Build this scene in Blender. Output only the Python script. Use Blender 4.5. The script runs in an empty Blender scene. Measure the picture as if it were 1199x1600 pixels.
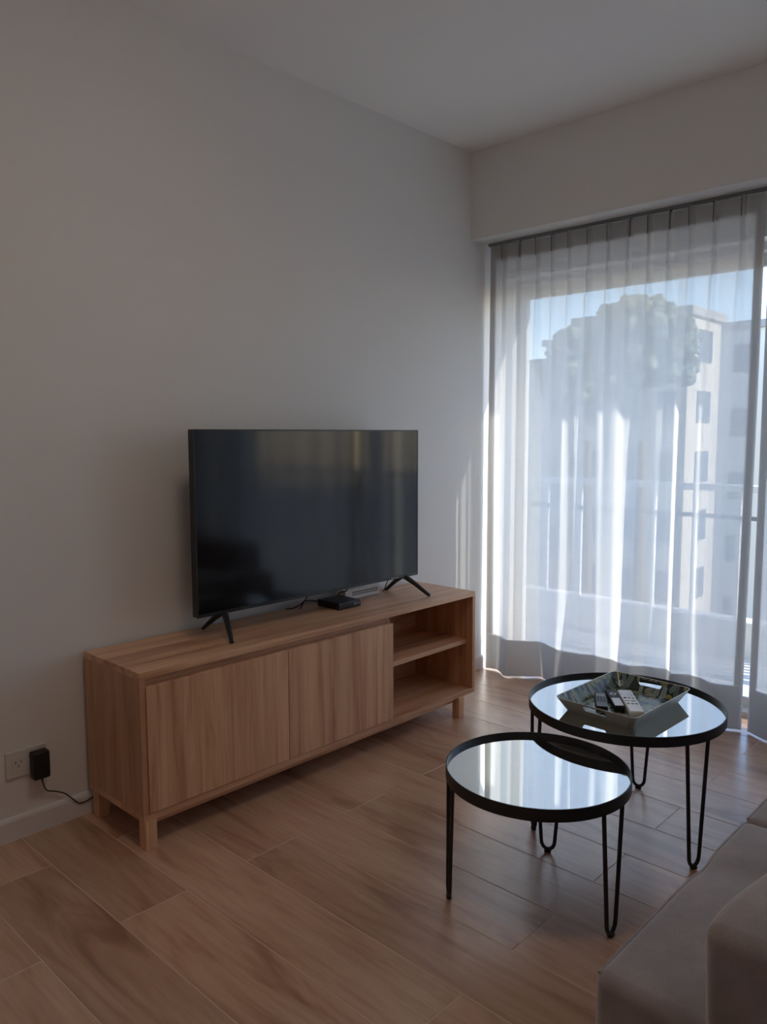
import bpy, bmesh, math, random
from mathutils import Vector, Matrix

random.seed(7)
scene = bpy.context.scene
C = scene.collection

# ------------------------------------------------------------------ camera
YAW, PITCH, ROLL, FPX = 0.756883, -0.099016, -0.002596, 1216.97
CAM = Vector((2.4370, 0.0, 1.2555))
fwd = Vector((-math.sin(YAW) * math.cos(PITCH), math.cos(YAW) * math.cos(PITCH), math.sin(PITCH)))
rgt = Vector((math.cos(YAW), math.sin(YAW), 0))
upv = rgt.cross(fwd)
r2 = rgt * math.cos(ROLL) + upv * math.sin(ROLL)
u2 = -rgt * math.sin(ROLL) + upv * math.cos(ROLL)
cd = bpy.data.cameras.new('camera')
cam = bpy.data.objects.new('camera', cd)
C.objects.link(cam)
M = Matrix((r2, u2, -fwd)).transposed().to_4x4()
M.translation = CAM
cam.matrix_world = M
cd.sensor_fit = 'VERTICAL'
cd.sensor_height = 36
cd.sensor_width = 27
cd.lens = FPX * 36 / 1600
cd.clip_start = 0.02
cd.clip_end = 500
scene.camera = cam

# ------------------------------------------------------------------ world, sun, exposure
SUN_TRAVEL = Vector((-4.5, -1.0, -1.82)).normalized()
world = bpy.data.worlds.new('world')
scene.world = world
world.use_nodes = True
wn = world.node_tree
wn.nodes.clear()
wo = wn.nodes.new('ShaderNodeOutputWorld')
wb = wn.nodes.new('ShaderNodeBackground')
sk = wn.nodes.new('ShaderNodeTexSky')
sk.sky_type = 'NISHITA'
sk.sun_disc = False
sk.sun_elevation = math.asin(-SUN_TRAVEL.z)
sk.sun_rotation = math.atan2(-SUN_TRAVEL.x, -SUN_TRAVEL.y)
sk.air_density = 1.0
sk.dust_density = 0.3
sk.ozone_density = 3.0
sk.altitude = 1200
wb.inputs['Strength'].default_value = 0.165
tint = wn.nodes.new('ShaderNodeMix')
tint.data_type = 'RGBA'
tint.blend_type = 'MULTIPLY'
tint.inputs[0].default_value = 1.0
tint.inputs[7].default_value = (1.10, 0.95, 0.88, 1)
wn.links.new(sk.outputs[0], tint.inputs[6])
wn.links.new(tint.outputs[2], wb.inputs[0])
wn.links.new(wb.outputs[0], wo.inputs[0])
sd = bpy.data.lights.new('sun', 'SUN')
sd.energy = 2.5
sd.angle = math.radians(0.55)
sd.color = (1.0, 0.93, 0.82)
sun = bpy.data.objects.new('sun', sd)
C.objects.link(sun)
sun.rotation_euler = SUN_TRAVEL.to_track_quat('-Z', 'Y').to_euler()
sun.location = (8, 6, 6)
pd = bpy.data.lights.new('window_portal', 'AREA')      # sampling portal only, gives no light of its own
pd.shape = 'RECTANGLE'
pd.size, pd.size_y = 2.85, 2.1
pd.cycles.is_portal = True
po = bpy.data.objects.new('window_portal', pd)
C.objects.link(po)
po.location = (1.43, 3.80, 1.04)
po.rotation_euler = (math.radians(-90), 0, 0)
vs = scene.view_settings
vs.view_transform = 'Standard'
vs.look = 'None'
vs.gamma = 1
vs.use_curve_mapping = False
vs.exposure = 2.38
cy = scene.cycles
cy.max_bounces = 14
cy.diffuse_bounces = 8
cy.glossy_bounces = 5
cy.transmission_bounces = 10
cy.transparent_max_bounces = 24
cy.caustics_reflective = False
cy.caustics_refractive = False
cy.sample_clamp_indirect = 6
cy.use_denoising = True

# ------------------------------------------------------------------ material helpers
class NT:
    def __init__(self, name):
        self.m = bpy.data.materials.new(name)
        self.m.use_nodes = True
        self.t = self.m.node_tree
        self.b = self.t.nodes['Principled BSDF']
        self.o = self.t.nodes['Material Output']
    def n(self, typ, **kw):
        nd = self.t.nodes.new(typ)
        for k, v in kw.items():
            if k.startswith('i_'):
                key = k[2:]
                nd.inputs[int(key) if key.isdigit() else key].default_value = v
            else:
                setattr(nd, k, v)
        return nd
    def l(self, a, b):
        self.t.links.new(a, b)
    def mix(self, fac, a, b, blend='MIX'):
        nd = self.n('ShaderNodeMix', data_type='RGBA', blend_type=blend)
        for idx, v in ((0, fac), (6, a), (7, b)):
            if hasattr(v, 'is_output'):
                self.l(v, nd.inputs[idx])
            elif idx == 0:
                nd.inputs[0].default_value = v
            else:
                nd.inputs[idx].default_value = (*v, 1) if len(v) == 3 else v
        return nd.outputs[2]
    def math(self, op, a, b=None, c=None):
        nd = self.n('ShaderNodeMath', operation=op)
        for i, v in enumerate((a, b, c)):
            if v is None:
                continue
            if hasattr(v, 'is_output'):
                self.l(v, nd.inputs[i])
            else:
                nd.inputs[i].default_value = v
        return nd.outputs[0]
    def ramp(self, fac, *stops):
        nd = self.n('ShaderNodeValToRGB')
        e = nd.color_ramp.elements
        while len(e) < len(stops):
            e.new(0.5)
        for el, (p, c) in zip(e, stops):
            el.position = p
            el.color = (*c, 1) if len(c) == 3 else c
        self.l(fac, nd.inputs[0])
        return nd.outputs[0]
    def bump(self, h, strength=0.2, dist=0.002):
        nd = self.n('ShaderNodeBump', i_Strength=strength, i_Distance=dist)
        self.l(h, nd.inputs['Height'])
        self.l(nd.outputs[0], self.b.inputs['Normal'])
    def coords(self, scale=(1, 1, 1), rnd=False, kind='Object'):
        tc = self.n('ShaderNodeTexCoord')
        mp = self.n('ShaderNodeMapping')
        mp.inputs['Scale'].default_value = scale
        self.l(tc.outputs[kind], mp.inputs[0])
        if rnd:
            oi = self.n('ShaderNodeObjectInfo')
            mu = self.n('ShaderNodeVectorMath', operation='SCALE')
            cb = self.n('ShaderNodeCombineXYZ')
            for i in range(3):
                self.l(self.math('MULTIPLY', oi.outputs['Random'], (37.0, 61.0, 23.0)[i]), cb.inputs[i])
            self.l(cb.outputs[0], mp.inputs['Location'])
        return mp.outputs[0]

def plain(name, col, rough=0.5, metal=0.0, spec=0.5, noise=0.0):
    t = NT(name)
    t.b.inputs['Roughness'].default_value = rough
    t.b.inputs['Metallic'].default_value = metal
    t.b.inputs['Specular IOR Level'].default_value = spec
    v = t.coords((1, 1, 1))
    nz = t.n('ShaderNodeTexNoise', i_Scale=30.0, i_Detail=3.0)
    t.l(v, nz.inputs['Vector'])
    k = max(noise, 0.03)
    c = t.mix(nz.outputs[0], tuple(x * (1 - k) for x in col), tuple(min(1, x * (1 + k)) for x in col))
    t.l(c, t.b.inputs['Base Color'])
    return t.m

def wall_paint(name, col):
    t = NT(name)
    t.b.inputs['Roughness'].default_value = 0.75
    t.b.inputs['Specular IOR Level'].default_value = 0.25
    v = t.coords()
    a = t.n('ShaderNodeTexNoise', i_Scale=1.3, i_Detail=2.0)
    b = t.n('ShaderNodeTexNoise', i_Scale=260.0, i_Detail=2.0)
    t.l(v, a.inputs['Vector']); t.l(v, b.inputs['Vector'])
    t.l(t.mix(a.outputs[0], tuple(x * .985 for x in col), tuple(min(1, x * 1.015) for x in col)), t.b.inputs['Base Color'])
    t.bump(b.outputs[0], 0.08, 0.001)
    return t.m

def wood(name, axis, light, dark, board=0.075, rough=0.36, boards_axis=None):
    """glued solid wood boards; axis = grain direction, boards_axis = across the boards"""
    t = NT(name)
    t.b.inputs['Roughness'].default_value = rough
    t.b.inputs['Specular IOR Level'].default_value = 0.6
    ax = 'xyz'.index(axis)
    if boards_axis is None:
        boards_axis = {'x': 'y', 'y': 'x', 'z': 'y'}[axis]
    bi = 'xyz'.index(boards_axis)
    v = t.coords(rnd=True)
    sp = t.n('ShaderNodeSeparateXYZ')
    t.l(v, sp.inputs[0])
    bid = t.math('FLOOR', t.math('DIVIDE', sp.outputs[bi], board))
    wnz = t.n('ShaderNodeTexWhiteNoise', noise_dimensions='1D')
    t.l(bid, wnz.inputs['W'])
    # shift the grain board by board
    cb = t.n('ShaderNodeCombineXYZ')
    sc = [1.0, 1.0, 1.0]
    for i in range(3):
        k = 1.3 if i == ax else 22.0
        o = t.math('MULTIPLY', sp.outputs[i], k)
        if i == ax:
            o = t.math('ADD', o, t.math('MULTIPLY', wnz.outputs[0], 40.0))
        t.l(o, cb.inputs[i])
    n1 = t.n('ShaderNodeTexNoise', i_Scale=1.0, i_Detail=5.0, i_Roughness=0.6, i_Distortion=0.6)
    t.l(cb.outputs[0], n1.inputs['Vector'])
    cb2 = t.n('ShaderNodeVectorMath', operation='MULTIPLY')
    cb2.inputs[1].default_value = tuple(3.0 if i == ax else 9.0 for i in range(3))
    t.l(cb.outputs[0], cb2.inputs[0])
    n2 = t.n('ShaderNodeTexNoise', i_Scale=1.0, i_Detail=2.0)
    t.l(cb2.outputs[0], n2.inputs['Vector'])
    g = t.ramp(n1.outputs[0], (0.30, dark), (0.47, tuple(a * .35 + b * .65 for a, b in zip(dark, light))), (0.62, light))
    tone = t.ramp(wnz.outputs[0], (0.0, (0.86, 0.82, 0.80)), (1.0, (1.06, 1.05, 1.03)))
    c = t.mix(1.0, g, tone, 'MULTIPLY')
    fine = t.ramp(n2.outputs[0], (0.35, (0.88, 0.86, 0.85)), (0.6, (1, 1, 1)))
    c = t.mix(0.6, c, fine, 'MULTIPLY')
    t.l(c, t.b.inputs['Base Color'])
    t.bump(n2.outputs[0], 0.10, 0.0006)
    return t.m

def floor_tile():
    t = NT('wood_look_tile')
    t.b.inputs['Specular IOR Level'].default_value = 0.8
    t.b.inputs['Coat Weight'].default_value = 0.9
    t.b.inputs['Coat Roughness'].default_value = 0.24
    t.b.inputs['Coat IOR'].default_value = 1.6
    v = t.coords(rnd=True)
    oi = t.n('ShaderNodeObjectInfo')
    st = t.n('ShaderNodeVectorMath', operation='MULTIPLY')
    st.inputs[1].default_value = (1.6, 9.0, 1.0)
    t.l(v, st.inputs[0])
    n1 = t.n('ShaderNodeTexNoise', i_Scale=1.0, i_Detail=4.0, i_Roughness=0.55, i_Distortion=1.3)
    t.l(st.outputs[0], n1.inputs['Vector'])
    st2 = t.n('ShaderNodeVectorMath', operation='MULTIPLY')
    st2.inputs[1].default_value = (5.0, 70.0, 1.0)
    t.l(v, st2.inputs[0])
    n2 = t.n('ShaderNodeTexNoise', i_Scale=1.0, i_Detail=4.0, i_Roughness=0.6)
    t.l(st2.outputs[0], n2.inputs['Vector'])
    g = t.ramp(n1.outputs[0], (0.30, (0.37, 0.19, 0.11)), (0.46, (0.57, 0.345, 0.225)), (0.66, (0.65, 0.43, 0.295)))
    f = t.ramp(n2.outputs[0], (0.32, (0.84, 0.80, 0.78)), (0.62, (1.04, 1.04, 1.04)))
    c = t.mix(0.8, g, f, 'MULTIPLY')
    tone = t.ramp(oi.outputs['Random'], (0, (0.84, 0.82, 0.80)), (1, (1.08, 1.08, 1.08)))
    c = t.mix(1.0, c, tone, 'MULTIPLY')
    t.l(c, t.b.inputs['Base Color'])
    r = t.n('ShaderNodeMapRange')
    r.inputs['To Min'].default_value = 0.30
    r.inputs['To Max'].default_value = 0.42
    t.l(n2.outputs[0], r.inputs[0])
    t.l(r.outputs[0], t.b.inputs['Roughness'])
    t.bump(n2.outputs[0], 0.10, 0.0008)
    return t.m

def sheer(name, base, open_amt):
    """loosely woven sheer: part of the light goes straight between the threads, the rest is scattered by them.
    Seen along the cloth the threads close up, so the openness falls off with the angle of incidence."""
    t = NT(name)
    t.t.nodes.remove(t.b)
    v = t.coords((1, 1, 1))
    a = t.n('ShaderNodeVectorMath', operation='MULTIPLY'); a.inputs[1].default_value = (420, 420, 16)
    b = t.n('ShaderNodeVectorMath', operation='MULTIPLY'); b.inputs[1].default_value = (16, 16, 420)
    t.l(v, a.inputs[0]); t.l(v, b.inputs[0])
    na = t.n('ShaderNodeTexNoise', i_Scale=1.0, i_Detail=2.0); t.l(a.outputs[0], na.inputs['Vector'])
    nb = t.n('ShaderNodeTexNoise', i_Scale=1.0, i_Detail=2.0); t.l(b.outputs[0], nb.inputs['Vector'])
    weave = t.math('ADD', na.outputs[0], nb.outputs[0])            # ~1 on average
    lw = t.n('ShaderNodeLayerWeight', i_Blend=0.5)
    cosv = t.math('SUBTRACT', 1.0, lw.outputs['Facing'])
    op = t.math('MULTIPLY', t.math('POWER', t.math('MAXIMUM', cosv, 0.0), 0.8), open_amt)
    op = t.math('MULTIPLY', op, t.math('ADD', t.math('MULTIPLY', t.math('SUBTRACT', weave, 1.0), 0.6), 1.0))
    op = t.math('MINIMUM', t.math('MAXIMUM', op, 0.0), 0.9)
    col = t.mix(na.outputs[0], tuple(x * .94 for x in base), base)
    tl = t.n('ShaderNodeBsdfTranslucent'); t.l(col, tl.inputs[0])
    df = t.n('ShaderNodeBsdfDiffuse'); t.l(col, df.inputs[0])
    tr = t.n('ShaderNodeBsdfTransparent')
    m1 = t.n('ShaderNodeMixShader', i_0=0.60); t.l(df.outputs[0], m1.inputs[1]); t.l(tl.outputs[0], m1.inputs[2])
    m2 = t.n('ShaderNodeMixShader'); t.l(op, m2.inputs[0]); t.l(m1.outputs[0], m2.inputs[1]); t.l(tr.outputs[0], m2.inputs[2])
    t.l(m2.outputs[0], t.o.inputs[0])
    return t.m

def clear_glass():
    t = NT('window_glass')
    t.t.nodes.remove(t.b)
    tr = t.n('ShaderNodeBsdfTransparent'); tr.inputs[0].default_value = (0.93, 0.96, 0.95, 1)
    gl = t.n('ShaderNodeBsdfGlossy', i_Roughness=0.0)
    fr = t.n('ShaderNodeFresnel', i_IOR=1.45)
    m = t.n('ShaderNodeMixShader')
    t.l(fr.outputs[0], m.inputs[0]); t.l(tr.outputs[0], m.inputs[1]); t.l(gl.outputs[0], m.inputs[2])
    t.l(m.outputs[0], t.o.inputs[0])
    return t.m

def leaf_print():
    """printed foliage: almond leaves with a midrib, pale blue-green and olive, over a dark ground"""
    t = NT('leaf_print')
    t.b.inputs['Roughness'].default_value = 0.22
    v = t.coords()
    col = None
    for k, (scale, off, L, Wd) in enumerate(((24.0, 0.0, 0.62, 0.21), (30.0, 5.3, 0.60, 0.20), (21.0, 9.1, 0.66, 0.20))):
        mp = t.n('ShaderNodeMapping'); mp.inputs['Scale'].default_value = (scale, scale, 0.0); mp.inputs['Location'].default_value = (off, off * .7, 0)
        t.l(v, mp.inputs[0])
        vo = t.n('ShaderNodeTexVoronoi', voronoi_dimensions='2D', i_Scale=1.0, i_Randomness=0.75); t.l(mp.outputs[0], vo.inputs['Vector'])
        sub = t.n('ShaderNodeVectorMath', operation='SUBTRACT'); t.l(mp.outputs[0], sub.inputs[0]); t.l(vo.outputs['Position'], sub.inputs[1])
        sc = t.n('ShaderNodeSeparateColor'); t.l(vo.outputs['Color'], sc.inputs[0])
        ro = t.n('ShaderNodeVectorRotate', rotation_type='Z_AXIS'); t.l(sub.outputs[0], ro.inputs['Vector'])
        t.l(t.math('MULTIPLY', sc.outputs[0], 6.283), ro.inputs['Angle'])
        xy = t.n('ShaderNodeSeparateXYZ'); t.l(ro.outputs[0], xy.inputs[0])
        bend = t.math('SUBTRACT', xy.outputs[1], t.math('MULTIPLY', t.math('MULTIPLY', xy.outputs[0], xy.outputs[0]), 0.35))
        u = t.math('DIVIDE', xy.outputs[0], L)
        prof = t.math('MULTIPLY', t.math('SUBTRACT', 1.0, t.math('MULTIPLY', u, u)), Wd)
        ab = t.math('ABSOLUTE', bend)
        inside = t.math('GREATER_THAN', prof, ab)
        rib = t.math('MAXIMUM', t.math('LESS_THAN', ab, 0.018), t.math('LESS_THAN', t.math('ABSOLUTE', t.math('SUBTRACT', prof, ab)), 0.016))
        leaf = t.ramp(sc.outputs[1], (0.0, (0.24, 0.32, 0.34)), (0.3, (0.12, 0.18, 0.17)), (0.5, (0.19, 0.25, 0.17)), (0.78, (0.34, 0.33, 0.11)), (1.0, (0.32, 0.41, 0.44)))
        lf = t.mix(t.math('MULTIPLY', rib, 0.6), leaf, (0.045, 0.06, 0.055))
        col = t.mix(inside, col if col is not None else (0.030, 0.042, 0.040), lf)
    t.l(col, t.b.inputs['Base Color'])
    return t.m

def fabric(name, col):
    t = NT(name)
    t.b.inputs['Roughness'].default_value = 0.9
    t.b.inputs['Specular IOR Level'].default_value = 0.2
    t.b.inputs['Sheen Weight'].default_value = 0.7
    t.b.inputs['Sheen Roughness'].default_value = 0.5
    v = t.coords()
    a = t.n('ShaderNodeTexNoise', i_Scale=9.0, i_Detail=4.0, i_Roughness=0.6); t.l(v, a.inputs['Vector'])
    b = t.n('ShaderNodeTexNoise', i_Scale=500.0, i_Detail=2.0); t.l(v, b.inputs['Vector'])
    c = t.ramp(a.outputs[0], (0.35, tuple(x * .85 for x in col)), (0.65, tuple(x * 1.12 for x in col)))
    f = t.ramp(b.outputs[0], (0.3, (.85, .85, .85)), (0.7, (1.08, 1.08, 1.08)))
    t.l(t.mix(0.7, c, f, 'MULTIPLY'), t.b.inputs['Base Color'])
    h = t.math('ADD', t.math('MULTIPLY', a.outputs[0], 3.0), b.outputs[0])
    t.bump(h, 0.25, 0.0025)
    return t.m

def foliage(name, a, b):
    t = NT(name)
    t.b.inputs['Roughness'].default_value = 0.8
    v = t.coords()
    n = t.n('ShaderNodeTexNoise', i_Scale=2.0, i_Detail=4.0); t.l(v, n.inputs['Vector'])
    t.l(t.ramp(n.outputs[0], (0.35, a), (0.65, b)), t.b.inputs['Base Color'])
    return t.m

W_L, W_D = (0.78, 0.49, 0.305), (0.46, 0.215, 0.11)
MAT = dict(
    wall=wall_paint('white_wall_paint', (0.77, 0.765, 0.755)),
    ceil=wall_paint('white_ceiling_paint', (0.90, 0.89, 0.87)),
    base=plain('white_baseboard', (0.74, 0.74, 0.75), 0.4),
    tile=floor_tile(),
    grout=plain('grout', (0.66, 0.52, 0.42), 0.9, noise=.1),
    wz=wood('wood_grain_upright', 'z', W_L, W_D, 0.062),
    wy=wood('wood_grain_lengthwise', 'y', W_L, W_D, 0.085),
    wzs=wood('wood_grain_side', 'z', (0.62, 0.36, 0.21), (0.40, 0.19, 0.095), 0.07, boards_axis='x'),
    tvbody=plain('black_plastic', (0.008, 0.008, 0.009), 0.35),
    tvscreen=plain('black_screen', (0.004, 0.004, 0.005), 0.09, spec=0.5),
    black=plain('black_metal', (0.010, 0.011, 0.014), 0.42, spec=0.5),
    cable=plain('black_rubber', (0.008, 0.008, 0.008), 0.5),
    mirror=plain('mirror_glass', (0.80, 0.83, 0.82), 0.015, metal=1.0),
    board=plain('dark_backing_board', (0.060, 0.066, 0.060), 0.7),
    cream=plain('cream_melamine', (0.84, 0.83, 0.71), 0.3),
    leaf=leaf_print(),
    sofa=fabric('taupe_upholstery', (0.30, 0.262, 0.262)),
    white=plain('white_plastic', (0.84, 0.84, 0.84), 0.35),
    outlet=plain('outlet_plastic', (0.66, 0.65, 0.61), 0.4),
    greyp=plain('grey_print', (0.22, 0.22, 0.24), 0.4),
    silver=plain('silver_plastic', (0.50, 0.50, 0.53), 0.25),
    lcd=plain('pale_display', (0.60, 0.60, 0.63), 0.15),
    dslot=plain('dark_slot', (0.03, 0.028, 0.025), 0.6),
    alu=plain('white_aluminium', (0.70, 0.70, 0.70), 0.4),
    dalu=plain('grey_aluminium', (0.20, 0.21, 0.22), 0.4),
    glass=clear_glass(),
    sheer=sheer('sheer_linen', (0.70, 0.695, 0.69), 0.14),
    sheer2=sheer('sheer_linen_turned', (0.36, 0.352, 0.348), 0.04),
    render=plain('white_render', (0.74, 0.72, 0.68), 0.85, noise=.05),
    balc=plain('pale_balcony_tile', (0.62, 0.60, 0.57), 0.6, noise=.06),
    bldA=plain('white_facade', (0.72, 0.70, 0.66), 0.85, noise=.05),
    bldB=plain('grey_facade', (0.42, 0.42, 0.43), 0.85, noise=.06),
    bldC=plain('sand_facade', (0.58, 0.52, 0.44), 0.85, noise=.06),
    pane=plain('far_window_pane', (0.10, 0.12, 0.15), 0.2),
    roof=plain('flat_roof_grey', (0.35, 0.34, 0.34), 0.9),
    street=plain('street_asphalt', (0.22, 0.22, 0.22), 0.95, noise=.1),
    tree=foliage('tree_foliage', (0.12, 0.15, 0.10), (0.22, 0.25, 0.18)),
    trunk=plain('tree_bark', (0.12, 0.09, 0.07), 0.9),
)

# ------------------------------------------------------------------ geometry helpers
def finish(name, bm, mat, parent=None, smooth=False, loc=None):
    me = bpy.data.meshes.new(name)
    bmesh.ops.recalc_face_normals(bm, faces=bm.faces[:])
    bm.to_mesh(me)
    bm.free()
    return link(name, me, mat, parent, smooth, loc)

def link(name, me, mat, parent=None, smooth=False, loc=None):
    if mat is not None and not me.materials:
        me.materials.append(mat)
    if smooth:
        me.polygons.foreach_set('use_smooth', [True] * len(me.polygons))
        try:
            me.set_sharp_from_angle(angle=math.radians(40))
        except Exception:
            pass
    o = bpy.data.objects.new(name, me)
    C.objects.link(o)
    if parent is not None:
        o.parent = parent
    if loc is not None:
        o.location = loc
    return o

def thing(name, label, cat, loc=(0, 0, 0), rz=0, group=None):
    o = bpy.data.objects.new(name, None)
    o.empty_display_size = 0.05
    C.objects.link(o)
    o.location = loc
    o.rotation_euler = (0, 0, rz)
    tag(o, label, cat, group)
    return o

def tag(o, label, cat, group=None):
    o['label'] = label
    o['category'] = cat
    if group:
        o['group'] = group
    return o

def struct(o, label=None):
    o['kind'] = 'structure'
    if label:
        o['label'] = label
        o['category'] = o.name.split('_')[0]
    return o

def box(bm, x0, x1, y0, y1, z0, z1, bev=0.0, seg=1):
    mt = Matrix.Translation(((x0 + x1) / 2, (y0 + y1) / 2, (z0 + z1) / 2)) @ Matrix.Diagonal((x1 - x0, y1 - y0, z1 - z0, 1))
    r = bmesh.ops.create_cube(bm, size=1, matrix=mt)
    if bev:
        es = set()
        for v in r['verts']:
            es.update(v.link_edges)
        bmesh.ops.bevel(bm, geom=list(es), offset=bev, segments=seg, affect='EDGES', profile=0.5)

def part_box(name, mat, parent, x0, x1, y0, y1, z0, z1, bev=0.0, seg=1, smooth=False):
    """box given in the parent's frame; its own origin sits at its centre so that grain and noise differ per piece"""
    c = ((x0 + x1) / 2, (y0 + y1) / 2, (z0 + z1) / 2)
    bm = bmesh.new()
    hx, hy, hz = (x1 - x0) / 2, (y1 - y0) / 2, (z1 - z0) / 2
    box(bm, -hx, hx, -hy, hy, -hz, hz, bev, seg)
    return finish(name, bm, mat, parent, smooth, c)

def tube(bm, pts, r, n=10, cap=True):
    pts = [Vector(p) for p in pts]
    rings = []
    up = None
    for i, p in enumerate(pts):
        d = (pts[min(i + 1, len(pts) - 1)] - pts[max(i - 1, 0)]).normalized()
        if up is None:
            up = Vector((0, 0, 1)) if abs(d.z) < 0.9 else Vector((1, 0, 0))
        s = d.cross(up)
        if s.length < 1e-6:
            s = d.cross(Vector((0, 1, 0)))
        s.normalize()
        up = s.cross(d).normalized()
        rr = r[i] if isinstance(r, (list, tuple)) else r
        rings.append([bm.verts.new(p + (s * math.cos(a) + up * math.sin(a)) * rr) for a in (2 * math.pi * k / n for k in range(n))])
    for a, b in zip(rings, rings[1:]):
        for k in range(n):
            bm.faces.new((a[k], a[(k + 1) % n], b[(k + 1) % n], b[k]))
    if cap:
        bm.faces.new(rings[0][::-1])
        bm.faces.new(rings[-1])

def smooth_path(pts, n=8):
    pts = [Vector(p) for p in pts]
    out = []
    for i in range(len(pts) - 1):
        p0, p1, p2, p3 = pts[max(i - 1, 0)], pts[i], pts[i + 1], pts[min(i + 2, len(pts) - 1)]
        for k in range(n):
            t = k / n
            out.append(0.5 * ((2 * p1) + (p2 - p0) * t + (2 * p0 - 5 * p1 + 4 * p2 - p3) * t * t + (3 * p1 - p0 - 3 * p2 + p3) * t ** 3))
    out.append(pts[-1])
    return out

def lathe(bm, prof, n=96):
    """closed profile [(r,z)...] turned about z"""
    rings = [[bm.verts.new((r * math.cos(a), r * math.sin(a), z)) for a in (2 * math.pi * k / n for k in range(n))] for r, z in prof]
    m = len(rings)
    for i in range(m):
        a, b = rings[i], rings[(i + 1) % m]
        for k in range(n):
            bm.faces.new((a[k], a[(k + 1) % n], b[(k + 1) % n], b[k]))

def disc(bm, r, z0, z1, n=96):
    a = [bm.verts.new((r * math.cos(t), r * math.sin(t), z0)) for t in (2 * math.pi * k / n for k in range(n))]
    b = [bm.verts.new((r * math.cos(t), r * math.sin(t), z1)) for t in (2 * math.pi * k / n for k in range(n))]
    bm.faces.new(a[::-1])
    bm.faces.new(b)
    for k in range(n):
        bm.faces.new((a[k], a[(k + 1) % n], b[(k + 1) % n], b[k]))

def softbox(bm, hx, hy, hz, r, n=18, fn=None):
    """rounded upholstery block centred on the origin, fn(x,y,z) -> displaced Vector"""
    cache = {}
    def vert(p):
        key = tuple(round(c, 6) for c in p)
        if key not in cache:
            core = Vector((max(-hx + r, min(hx - r, p[0])), max(-hy + r, min(hy - r, p[1])), max(-hz + r, min(hz - r, p[2]))))
            d = Vector(p) - core
            q = core + d.normalized() * r if d.length > 1e-9 else Vector(p)
            if fn:
                q = fn(q)
            cache[key] = bm.verts.new(q)
        return cache[key]
    H = (hx, hy, hz)
    def samples(h):
        inner = [(-h + r) + (2 * h - 2 * r) * k / n for k in range(n + 1)]
        e = [-h + r * (1 - math.cos(math.pi / 2 * k / 5)) for k in range(0, 5)]
        e2 = [-h + r * k / 5 for k in range(5)]
        return e2 + inner + [-x for x in e2[::-1]]
    S = [samples(h) for h in H]
    for ax in range(3):
        a, b = [i for i in range(3) if i != ax]
        for sgn in (-1, 1):
            for i in range(len(S[a]) - 1):
                for j in range(len(S[b]) - 1):
                    q = []
                    for da, db in ((0, 0), (1, 0), (1, 1), (0, 1)):
                        p = [0, 0, 0]
                        p[ax] = sgn * H[ax]; p[a] = S[a][i + da]; p[b] = S[b][j + db]
                        q.append(vert(p))
                    if len(set(q)) >= 3:
                        try:
                            bm.faces.new(list(dict.fromkeys(q)))
                        except ValueError:
                            pass

# ------------------------------------------------------------------ room shell
X_R, Y_B, Y_W, Y_O, H_C = 2.92, -1.5, 3.47, 3.744, 2.6437
Y_BULK, Z_BULK, Z_LINTEL = 3.2224, 2.2222, 2.06

fl = bmesh.new(); box(fl, -0.15, X_R + 0.15, Y_B - 0.15, Y_O, -0.12, -0.0007)
floor = struct(finish('floor', fl, MAT['grout']), 'brown wood-look plank tile floor with thin grout joints')
PITCH_Y, Y0, LEN, GAP = 0.2007, 0.7115, 1.204, 0.0026
tile_mesh = {}
i = math.floor((Y_B - Y0) / PITCH_Y)
while Y0 + i * PITCH_Y < Y_O - 0.16:
    ya, yb = Y0 + i * PITCH_Y, Y0 + (i + 1) * PITCH_Y
    xs0 = (0.634 if i % 2 else 1.436) - 3 * LEN
    for k in range(6):
        xa, xb = xs0 + k * LEN, xs0 + (k + 1) * LEN
        xa2, xb2 = max(xa, 0.0), min(xb, X_R)
        ya2, yb2 = max(ya, Y_B), min(yb, Y_O - 0.02)
        if xb2 - xa2 < 0.03 or yb2 - ya2 < 0.03:
            continue
        sx, sy = round(xb2 - xa2 - GAP, 4), round(yb2 - ya2 - GAP, 4)
        if (sx, sy) not in tile_mesh:
            bm = bmesh.new()
            box(bm, -sx / 2, sx / 2, -sy / 2, sy / 2, -0.006, 0.0, 0.0007)
            me = bpy.data.meshes.new('plank'); bm.to_mesh(me); bm.free()
            me.materials.append(MAT['tile'])
            tile_mesh[(sx, sy)] = me
        link('plank', tile_mesh[(sx, sy)], None, floor, loc=((xa2 + xb2) / 2, (ya2 + yb2) / 2, 0))
    i += 1

def wallbox(name, label, mat, *b):
    bm = bmesh.new(); box(bm, *b)
    return struct(finish(name, bm, mat), label)
wallbox('wall_left', 'plain off-white wall behind the television', MAT['wall'], -0.15, 0.0, Y_B - 0.15, Y_O, -0.12, H_C)
wallbox('wall_right', 'plain off-white wall behind the sofa', MAT['wall'], X_R, X_R + 0.15, Y_B - 0.15, Y_O, -0.12, H_C)
wallbox('wall_back', 'plain off-white wall at the other end of the room', MAT['wall'], 0.0, X_R, Y_B - 0.15, Y_B, 0.0, H_C)
wallbox('ceiling', 'plain white ceiling', MAT['ceil'], -0.15, X_R + 0.15, Y_B - 0.15, Y_O, H_C, H_C + 0.2)
bm = bmesh.new()
box(bm, 0.0, X_R, Y_BULK, Y_O, Z_BULK, H_C)
struct(finish('trim_1', bm, MAT['wall']), 'deep off-white beam above the curtains')
bm = bmesh.new()
box(bm, 0.0, X_R, Y_W, Y_O, Z_LINTEL, Z_BULK)
box(bm, 2.84, X_R, Y_W, Y_O, 0.0, Z_LINTEL)
struct(finish('wall_window', bm, MAT['wall']), 'off-white wall framing the balcony door opening')

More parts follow.
